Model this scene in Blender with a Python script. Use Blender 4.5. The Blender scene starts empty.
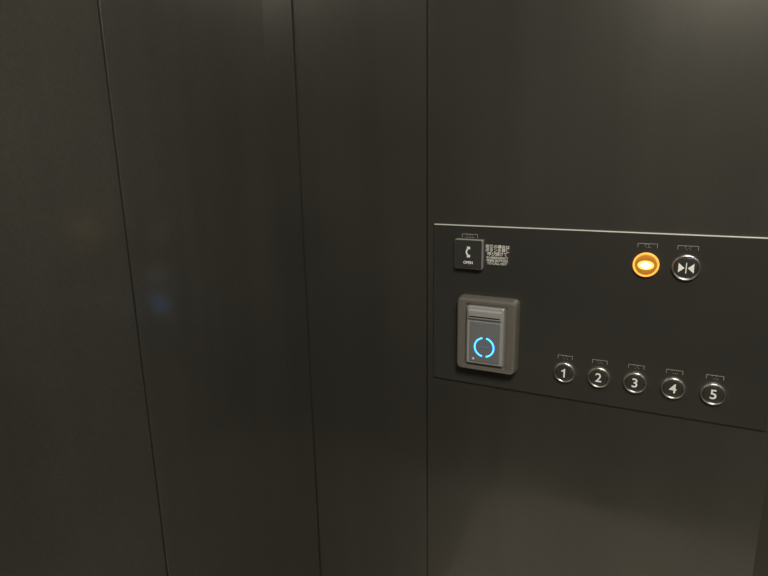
import bpy, bmesh, math
from mathutils import Matrix, Vector
S=bpy.context.scene
S.view_settings.view_transform='Standard'
CZ=1.5
# ---------------- materials
def mat(name,col,rough=.5,metal=0,spec=.5,emit=None,es=0,noise=0,bump=0,scale=300,var=None,coat=0,cr=.1,streak=0):
    m=bpy.data.materials.new(name);m.use_nodes=True
    nt=m.node_tree;b=nt.nodes['Principled BSDF']
    b.inputs['Base Color'].default_value=(*col,1);b.inputs['Roughness'].default_value=rough
    b.inputs['Metallic'].default_value=metal;b.inputs['Specular IOR Level'].default_value=spec
    b.inputs['Coat Weight'].default_value=coat;b.inputs['Coat Roughness'].default_value=cr
    if emit: b.inputs['Emission Color'].default_value=(*emit,1);b.inputs['Emission Strength'].default_value=es
    tc=nt.nodes.new('ShaderNodeTexCoord')
    if noise:
        n=nt.nodes.new('ShaderNodeTexNoise');n.inputs['Scale'].default_value=scale;n.inputs['Detail'].default_value=3
        nt.links.new(tc.outputs['Object'],n.inputs['Vector'])
        r=nt.nodes.new('ShaderNodeMapRange');r.inputs['To Min'].default_value=1-noise;r.inputs['To Max'].default_value=1+noise
        r.inputs['From Min'].default_value=.3;r.inputs['From Max'].default_value=.7
        nt.links.new(n.outputs['Fac'],r.inputs['Value'])
        n2=nt.nodes.new('ShaderNodeTexNoise');n2.inputs['Scale'].default_value=2.5;n2.inputs['Detail'].default_value=4
        nt.links.new(tc.outputs['Object'],n2.inputs['Vector'])
        r2=nt.nodes.new('ShaderNodeMapRange');r2.inputs['To Min'].default_value=.86;r2.inputs['To Max'].default_value=1.14
        r2.inputs['From Min'].default_value=.3;r2.inputs['From Max'].default_value=.7
        nt.links.new(n2.outputs['Fac'],r2.inputs['Value'])
        mu=nt.nodes.new('ShaderNodeMath');mu.operation='MULTIPLY'
        nt.links.new(r.outputs[0],mu.inputs[0]);nt.links.new(r2.outputs[0],mu.inputs[1])
        if streak:
            # faint vertical wiping streaks in the sheet finish
            mp=nt.nodes.new('ShaderNodeMapping');mp.inputs['Scale'].default_value=(14,14,.5)
            nt.links.new(tc.outputs['Object'],mp.inputs['Vector'])
            n3=nt.nodes.new('ShaderNodeTexNoise');n3.inputs['Scale'].default_value=1;n3.inputs['Detail'].default_value=3
            nt.links.new(mp.outputs[0],n3.inputs['Vector'])
            r3=nt.nodes.new('ShaderNodeMapRange');r3.inputs['From Min'].default_value=.35;r3.inputs['From Max'].default_value=.65
            r3.inputs['To Min'].default_value=cr-streak;r3.inputs['To Max'].default_value=cr+streak
            nt.links.new(n3.outputs['Fac'],r3.inputs['Value']);nt.links.new(r3.outputs[0],b.inputs['Coat Roughness'])
            r4=nt.nodes.new('ShaderNodeMapRange');r4.inputs['From Min'].default_value=.35;r4.inputs['From Max'].default_value=.65
            r4.inputs['To Min'].default_value=.93;r4.inputs['To Max'].default_value=1.07
            nt.links.new(n3.outputs['Fac'],r4.inputs['Value'])
            mu2=nt.nodes.new('ShaderNodeMath');mu2.operation='MULTIPLY'
            nt.links.new(mu.outputs[0],mu2.inputs[0]);nt.links.new(r4.outputs[0],mu2.inputs[1]);mu=mu2
        vm=nt.nodes.new('ShaderNodeVectorMath');vm.operation='SCALE';vm.inputs[0].default_value=col
        nt.links.new(mu.outputs[0],vm.inputs['Scale']);nt.links.new(vm.outputs[0],b.inputs['Base Color'])
        if bump:
            bp=nt.nodes.new('ShaderNodeBump');bp.inputs['Strength'].default_value=bump;bp.inputs['Distance'].default_value=.0005
            nt.links.new(n.outputs['Fac'],bp.inputs['Height']);nt.links.new(bp.outputs[0],b.inputs['Normal'])
    return m
M_wall=mat('wall_vinyl_steel',(.068,.065,.056),.30,.45,.6,noise=.12,bump=.04,scale=420,coat=1,cr=.12,streak=.04)
M_plate=mat('plate_dark_steel',(.060,.058,.051),.26,.4,.6,noise=.07,bump=.04,scale=600,coat=.6,cr=.15)
M_edge_highlight=mat('plate_edge_highlight',(.9,.89,.84),.4,.3)  # near-white stands in for ceiling light caught on the plate's top edge
M_gap=mat('gap_black',(.002,.002,.002),.9)
M_floor=mat('floor_stone',(.72,.67,.58),.45,noise=.12,scale=60)
M_ceil=mat('ceiling_paint',(.45,.43,.39),.6,noise=.03,scale=80)
M_door=mat('door_steel',(.05,.046,.038),.35,.2,noise=.1,scale=400)
M_chrome=mat('chrome',(.97,.96,.92),.28,1)
M_satin=mat('satin_metal',(.52,.52,.51),.38,.5)
M_bezel=mat('reader_bezel',(.30,.28,.25),.32,.6)
M_blackp=mat('black_plastic',(.012,.012,.012),.3)
M_cap=mat('button_cap',(.040,.039,.036),.2,0,.6,coat=.5)
M_white=mat('white_print_glow',(.75,.74,.70),.5,emit=(.8,.78,.72),es=.12)  # print with faint emission added, though it is no lamp
M_grey=mat('grey_print',(.42,.41,.37),.5)
M_print=mat('label_print',(.72,.70,.66),.6)
M_cyan=mat('cyan_led',(.05,.4,.8),.4,emit=(.035,.30,1.0),es=4.0)
M_cyan2=mat('cyan_dim',(.02,.1,.2),.4,emit=(.02,.2,.45),es=.7)
M_amber=mat('amber_ring',(.8,.35,.05),.3,emit=(1,.45,.08),es=.95)
M_amberc=mat('amber_cap',(.5,.22,.03),.3,emit=(.75,.27,.02),es=.14)
M_amberg=mat('amber_glow',(.9,.5,.1),.3,emit=(1,.5,.08),es=1.4)  # colour for the lit cap's glowing centre
M_glow=mat('glow_symbol',(1,.85,.5),.4,emit=(1,.85,.50),es=6)
M_lamp=mat('lamp_diffuser',(.9,.9,.85),.5,emit=(1,.93,.78),es=4)
# ---------------- helpers
def finish(o,m,parent=None,smooth=False):
    if m: o.data.materials.append(m)
    if parent: o.parent=parent
    if smooth:
        for p in o.data.polygons:p.use_smooth=True
    return o
def newobj(name,bm):
    me=bpy.data.meshes.new(name);bm.to_mesh(me);bm.free()
    o=bpy.data.objects.new(name,me);S.collection.objects.link(o);return o
def boxes(name,lst,m,parent=None,bev=0,seg=2,loc=(0,0,0)):
    bm=bmesh.new()
    for (x0,x1,y0,y1,z0,z1) in lst:
        b2=bmesh.new();bmesh.ops.create_cube(b2,size=1)
        for v in b2.verts:
            v.co=Vector(((x0+x1)/2+v.co.x*(x1-x0),(y0+y1)/2+v.co.y*(y1-y0),(z0+z1)/2+v.co.z*(z1-z0)))
        if bev: bmesh.ops.bevel(b2,geom=b2.edges[:],offset=bev,segments=seg,affect='EDGES',profile=.6)
        t=bpy.data.meshes.new('t');b2.to_mesh(t);b2.free();bm.from_mesh(t);bpy.data.meshes.remove(t)
    o=newobj(name,bm);o.location=loc;return finish(o,m,parent)
def rrect(w,h,r,n=8):
    pts=[]
    for cx,cz,a0 in((w/2-r,h/2-r,0),(-w/2+r,h/2-r,90),(-w/2+r,-h/2+r,180),(w/2-r,-h/2+r,270)):
        for i in range(n+1):
            a=math.radians(a0+90*i/n);pts.append((cx+r*math.cos(a),cz+r*math.sin(a)))
    return pts
def loft(name,rings,m,parent=None,loc=(0,0,0),smooth=False,cap0=False,cap1=True):
    """rings: list of (points2d,y) stacked outward from the wall (towards -Y)"""
    bm=bmesh.new();R=[]
    for pts,y in rings: R.append([bm.verts.new((p[0],y,p[1])) for p in pts])
    for a,b in zip(R,R[1:]):
        n=len(a)
        for i in range(n): bm.faces.new((a[i],a[(i+1)%n],b[(i+1)%n],b[i]))
    if cap1: bm.faces.new(R[-1])
    if cap0: bm.faces.new(R[0])
    bmesh.ops.recalc_face_normals(bm,faces=bm.faces[:])
    o=newobj(name,bm);o.location=loc;finish(o,m,parent)
    if smooth:
        for p in o.data.polygons:p.use_smooth=len(p.vertices)==4
    return o
def circ(r,n=48): return [(r*math.cos(2*math.pi*i/n),r*math.sin(2*math.pi*i/n)) for i in range(n)]
def poly(name,polys,y,th,m,parent,loc=(0,0,0)):
    bm=bmesh.new()
    for pts in polys:
        f=[bm.verts.new((p[0],y,p[1])) for p in pts];b=[bm.verts.new((p[0],y+th,p[1])) for p in pts]
        bm.faces.new(f);bm.faces.new(b)
        for i in range(len(f)): bm.faces.new((f[i],f[(i+1)%len(f)],b[(i+1)%len(f)],b[i]))
    bmesh.ops.recalc_face_normals(bm,faces=bm.faces[:])
    o=newobj(name,bm);o.location=loc;return finish(o,m,parent)
def arc(r0,r1,a0,a1,n=24):
    A=[math.radians(a0+(a1-a0)*i/n) for i in range(n+1)]
    return [(r1*math.cos(a),r1*math.sin(a)) for a in A]+[(r0*math.cos(a),r0*math.sin(a)) for a in reversed(A)]
def text(name,s,size,m,parent,loc,ext=.0002,spacing=1,bold=0):
    c=bpy.data.curves.new(name,'FONT');c.body=s;c.size=size;c.align_x='CENTER';c.align_y='CENTER';c.extrude=ext
    c.space_line=spacing;c.offset=bold
    o=bpy.data.objects.new(name+'_tmp',c);S.collection.objects.link(o);bpy.context.view_layer.update()
    me=bpy.data.meshes.new_from_object(o.evaluated_get(bpy.context.evaluated_depsgraph_get()))
    bpy.data.objects.remove(o)
    me.transform(Matrix.Rotation(math.radians(90),4,'X'))
    q=bpy.data.objects.new(name,me);S.collection.objects.link(q);me.materials.clear();q.location=loc
    return finish(q,m,parent)
def empty(name,loc):
    e=bpy.data.objects.new(name,None);e.empty_display_size=.02;e.location=loc;S.collection.objects.link(e);return e
# ---------------- cabin shell
XL,XR,YB,H=-.613,.80,-1.45,2.35
XS,XD,YS=-.362,.1605,-.391
g=.0009
T=.02
boxes('wall_front',[(XL+.001,XS-g,0,T,0,H),(XS+g,XD,0,T,0,H),(XD,XR,0,T,2.1,H)],M_wall,bev=.0010,seg=3)
boxes('wall_left',[(XL-T,XL,YS+.0014,-.0026,0,H),(XL-T,XL,-1.0,YS-.0014,0,H),(XL-T,XL,YB,-1.0-2*g,0,H)],M_wall,bev=.0012,seg=3)
# side panel bowed slightly inward by the corner, shaped to catch a light strip
me=bpy.data.objects['wall_left'].data;bm=bmesh.new();bm.from_mesh(me)
for yc in (-.012,-.02,-.03,-.04,-.05,-.06,-.07,-.08):
    bmesh.ops.bisect_plane(bm,geom=bm.verts[:]+bm.edges[:]+bm.faces[:],plane_co=(0,yc,0),plane_no=(0,1,0))
for v in bm.verts:
    if v.co.y>-.08:
        v.co.x+=.0032*((v.co.y+.08)/.077)**2
for fc in bm.faces: fc.smooth=fc.calc_center_median().y>-.1 and abs(fc.normal.x)>.9
bm.to_mesh(me);bm.free()
boxes('wall_right',[(XR,XR+T,YB,-.7,0,H),(XR,XR+T,-.7+2*g,T+.05,0,H)],M_wall,bev=.0008)
boxes('wall_back',[(XL-T,0,YB-T,YB,0,H),(.002,XR+T,YB-T,YB,0,H)],M_wall,bev=.0008)
boxes('trim_1',[(XS-.01,XS+.01,T,T+.004,0,H),(XL-T-.004,XL-T,YS-.01,YS+.01,0,H),(XL-T,XL+.01,T,T+.004,0,H)],M_gap)
boxes('door_1',[(XD-.03,XR,T+.012,T+.04,0,2.12)],M_door,bev=.001)
boxes('floor',[(XL-T,XR+T,YB-T,T+.05,-.03,0)],M_floor)
boxes('ceiling',[(XL-T,XR+T,YB-T,T+.05,H,H+.03)],M_ceil)
# ceiling light
cl=empty('ceiling_light',(.25,-1.02,H))
boxes('frame',[(-.3,.3,-.3,-.28,-.025,0),(-.3,.3,.28,.3,-.025,0),(-.3,-.28,-.28,.28,-.025,0),(.28,.3,-.28,.28,-.025,0)],M_satin,cl)
boxes('diffuser',[(-.28,.28,-.28,.28,-.018,-.002)],M_lamp,cl)
L=bpy.data.lights.new('ceiling_lamp','AREA');L.shape='SQUARE';L.size=.5;L.energy=25;L.color=(1,.95,.84)
lo=bpy.data.objects.new('lamp',L);lo.location=(0,0,-.03);lo.parent=cl;S.collection.objects.link(lo)
# ---------------- control plate
Z=lambda d:CZ+d
PX0,PX1,PZ0,PZ1=-.3487,.149,-.3928,-.122
pc=((PX0+PX1)/2,(PZ0+PZ1)/2);pw,ph=PX1-PX0,PZ1-PZ0
cp=empty('elevator_control_panel',(pc[0],0,Z(pc[1])))
pt=.0035
loft('faceplate',[(rrect(pw,ph,.002),0),(rrect(pw,ph,.002),-pt+.0006),(rrect(pw-.0012,ph-.0012,.0015),-pt)],M_plate,cp)
boxes('top_edge_highlight',[(-pw/2+.001,pw/2-.001,-pt-.0003,0,ph/2-.0010,ph/2+.0005)],M_edge_highlight,cp,bev=.0004,seg=1)  # added strip, a painted highlight along the top edge
PY=-pt
def bracket_label(name,x,dz,w=.024,txt='',parent=None,loc=None):
    e=empty(name,(x,PY,Z(dz)))
    t=.0005;h=.006
    boxes('outline',[(-w/2,w/2,-.0003,0,h/2-t,h/2),(-w/2,-w/2+t,-.0003,0,-h/2,h/2-t),(w/2-t,w/2,-.0003,0,-h/2,h/2-t)],M_grey,e)
    bm=bmesh.new()
    for i,p in enumerate(txt):
        for k in range(6):
            if (ord(p)>>k)&1:
                bmesh.ops.create_icosphere(bm,subdivisions=1,radius=.0006,matrix=Matrix.Translation(((i-(len(txt)-1)/2)*.005+(-.0011 if k<3 else .0011),-.0001,.0018-(k%3)*.0021)))
    finish(newobj('braille_dots',bm),M_grey,e)
    return e
def button(name,x,dz,r,lit=False):
    e=empty(name,(x,PY,Z(dz)))
    bz=M_amber if lit else M_chrome
    rr=[(circ(r),0),(circ(r),-.0035)]
    for k in range(9):
        a=math.pi*k/8; rr.append((circ(r-.0014+.0014*math.cos(a)),-.0035-.0014*math.sin(a)))
    rr.append((circ(r-.0028),-.0005))
    loft('bezel',rr,bz,e,smooth=True,cap1=False)
    rc=r-.0032
    loft('cap',[(circ(rc),0),(circ(rc),-.0045),(circ(rc-.0008),-.0056),(circ(rc-.003),-.0060)],M_amberc if lit else M_cap,e)
    return e
for i in range(5):
    x=-.1262+i*.0516
    b=button('elevator_floor_button',x,-.3480,.0162)
    if i==0: poly('numeral',[[(-.0005,-.0072),(.0019,-.0072),(.0019,.0072),(.0001,.0072),(-.0011,.0050),(-.0036,.0040),(-.0036,.0021),(-.0005,.0030)]],-.0064,.0004,M_white,b)
    else: text('numeral',str(i+1),.0200,M_white,b,(0,-.0062,0),bold=.0002)
    bracket_label('braille_label',x,-.3480+.0245,.022,'a%s'%'abcde'[i])
b=button('door_open_button',-.0224,-.1672,.0175,True)
def tri(cx,d,w=.007,h=.011):return [(cx,h/2),(cx+d*w,0),(cx,-h/2)]
loft('lens',[([(p[0]*1.0,p[1]*.62) for p in circ(.0108)],-.0058),([(p[0],p[1]*.62) for p in circ(.0108)],-.0062)],M_amberg,b)  # added disc imitating the glow of the lamp behind the cap
poly('open_symbol',[tri(-.0012,-1,.0072,.0088),tri(.0012,1,.0072,.0088),[(-.0005,.0048),(.0005,.0048),(.0005,-.0048),(-.0005,-.0048)]],-.0066,.0004,M_glow,b)
b=button('door_close_button',.0290,-.1676,.0180)
poly('close_symbol',[tri(-.0098,1,.0078,.0135),tri(.0098,-1,.0078,.0135),[(-.0006,.0075),(.0006,.0075),(.0006,-.0075),(-.0006,-.0075)]],-.0063,.0003,M_white,b)
bracket_label('braille_label',-.0224,-.1672+.0275,.026,'kg')
bracket_label('braille_label',.0290,-.1676+.0275,.026,'cj')
# emergency call button
e=empty('emergency_call_button',(-.2850,PY,Z(-.1675)))
loft('frame',[(rrect(.046,.048,.002),0),(rrect(.046,.048,.002),-.0085),(rrect(.0447,.0467,.0015),-.0092)],M_satin,e,cap1=False)
loft('housing',[(rrect(.0447,.0467,.0015),-.0085),(rrect(.0447,.0467,.0015),-.0092)],M_cap,e)
# handset glyph : curved C handset
pts=arc(.0062,.0088,125,235,12)
hs=[pts,[( -.0072,.0088),(-.0020,.0088),(-.0012,.0048),(-.0052,.0042)],[(-.0052,-.0042),(-.0012,-.0048),(-.0020,-.0088),(-.0072,-.0088)]]
poly('handset_symbol',hs,-.0095,.0003,M_white,e,(.0045,0,.004))
text('open_text','OPEN',.0062,M_white,e,(0,-.0095,-.0135),bold=.0001)
bracket_label('braille_label',-.2858,-.1385,.026,'mng')
# notice text plate
n=empty('emergency_instruction_label',(-.2395,PY,Z(-.1675)))
boxes('backing',[(-.0215,.0215,-.0006,0,-.0165,.0165)],M_cap,n)
text('instructions','非常の場合は\nボタンを押し\n呼び続けて',.0066,M_print,n,(0,-.0008,.0072),spacing=.9,bold=.0001)
text('translation','IN EMERGENCY\nPRESS BUTTON\nTO CALL OUT',.0050,M_print,n,(0,-.0008,-.0092),spacing=.93,bold=.0001)
# ---------------- card reader
c=empty('card_reader',(-.2508,PY,Z(-.2993)))
W,Hh=.0985,.1226
loft('bezel',[(rrect(W+.003,Hh+.003,.009),0),(rrect(W+.003,Hh+.003,.009),-.004),(rrect(W,Hh,.008),-.015),(rrect(W-.003,Hh-.003,.007),-.0178),(rrect(W-.008,Hh-.008,.006),-.0185),(rrect(.070,.106,.004),-.0180),(rrect(.068,.104,.003),-.0150)],M_bezel,c,smooth=False)
loft('reader_body',[(rrect(.0607,.097,.002),-.0145),(rrect(.0607,.097,.002),-.0215),(rrect(.0587,.095,.0015),-.0225)],M_satin,c,loc=(0,0,.0009))
boxes('top_visor',[(-.027,.027,-.0265,-.022,.030,.044)],M_satin,c,bev=.0012)
boxes('visor_slot',[(-.025,.025,-.0268,-.0262,.0325,.0345)],M_blackp,c)
loft('sensor_window',[(rrect(.050,.068,.0015),-.0225),(rrect(.050,.068,.0015),-.0235),(rrect(.049,.067,.0012),-.0238)],mat('sensor_window',(.24,.245,.25),.25,.3),c,loc=(0,0,-.0095))
poly('led_ring',[arc(.0147,.0170,-78,78),arc(.0147,.0170,102,258)],-.0244,.0006,M_cyan,c,(0,0,-.0175))
text('led_text','TOUCH',.0048,M_cyan2,c,(0,-.0241,-.0175))
text('reader_symbol','✦',.006,M_white,c,(-.018,-.0241,-.039))
# ---------------- camera from calibrated vanishing points
f=578.
D=Vector((43,2412,f)).normalized()
X=-Vector((-1206,-117,f));Zv=-D
X=(X-Zv*X.dot(Zv)).normalized();Y=Zv.cross(X)
R=Matrix((X,Y,Zv))            # rows: world axes in image coords (right, down, fwd)
flip=Matrix(((1,0,0),(0,-1,0),(0,0,-1)))
cam=bpy.data.cameras.new('camera');cam.sensor_width=36;cam.lens=36*f/768;cam.clip_start=.01
co=bpy.data.objects.new('camera',cam);S.collection.objects.link(co)
co.matrix_world=Matrix.Translation((0,-.9,CZ))@(R@flip).to_4x4()
S.camera=co
w=bpy.data.worlds.new('world');S.world=w;w.use_nodes=True
w.node_tree.nodes['Background'].inputs[0].default_value=(.5,.45,.38,1);w.node_tree.nodes['Background'].inputs[1].default_value=.05
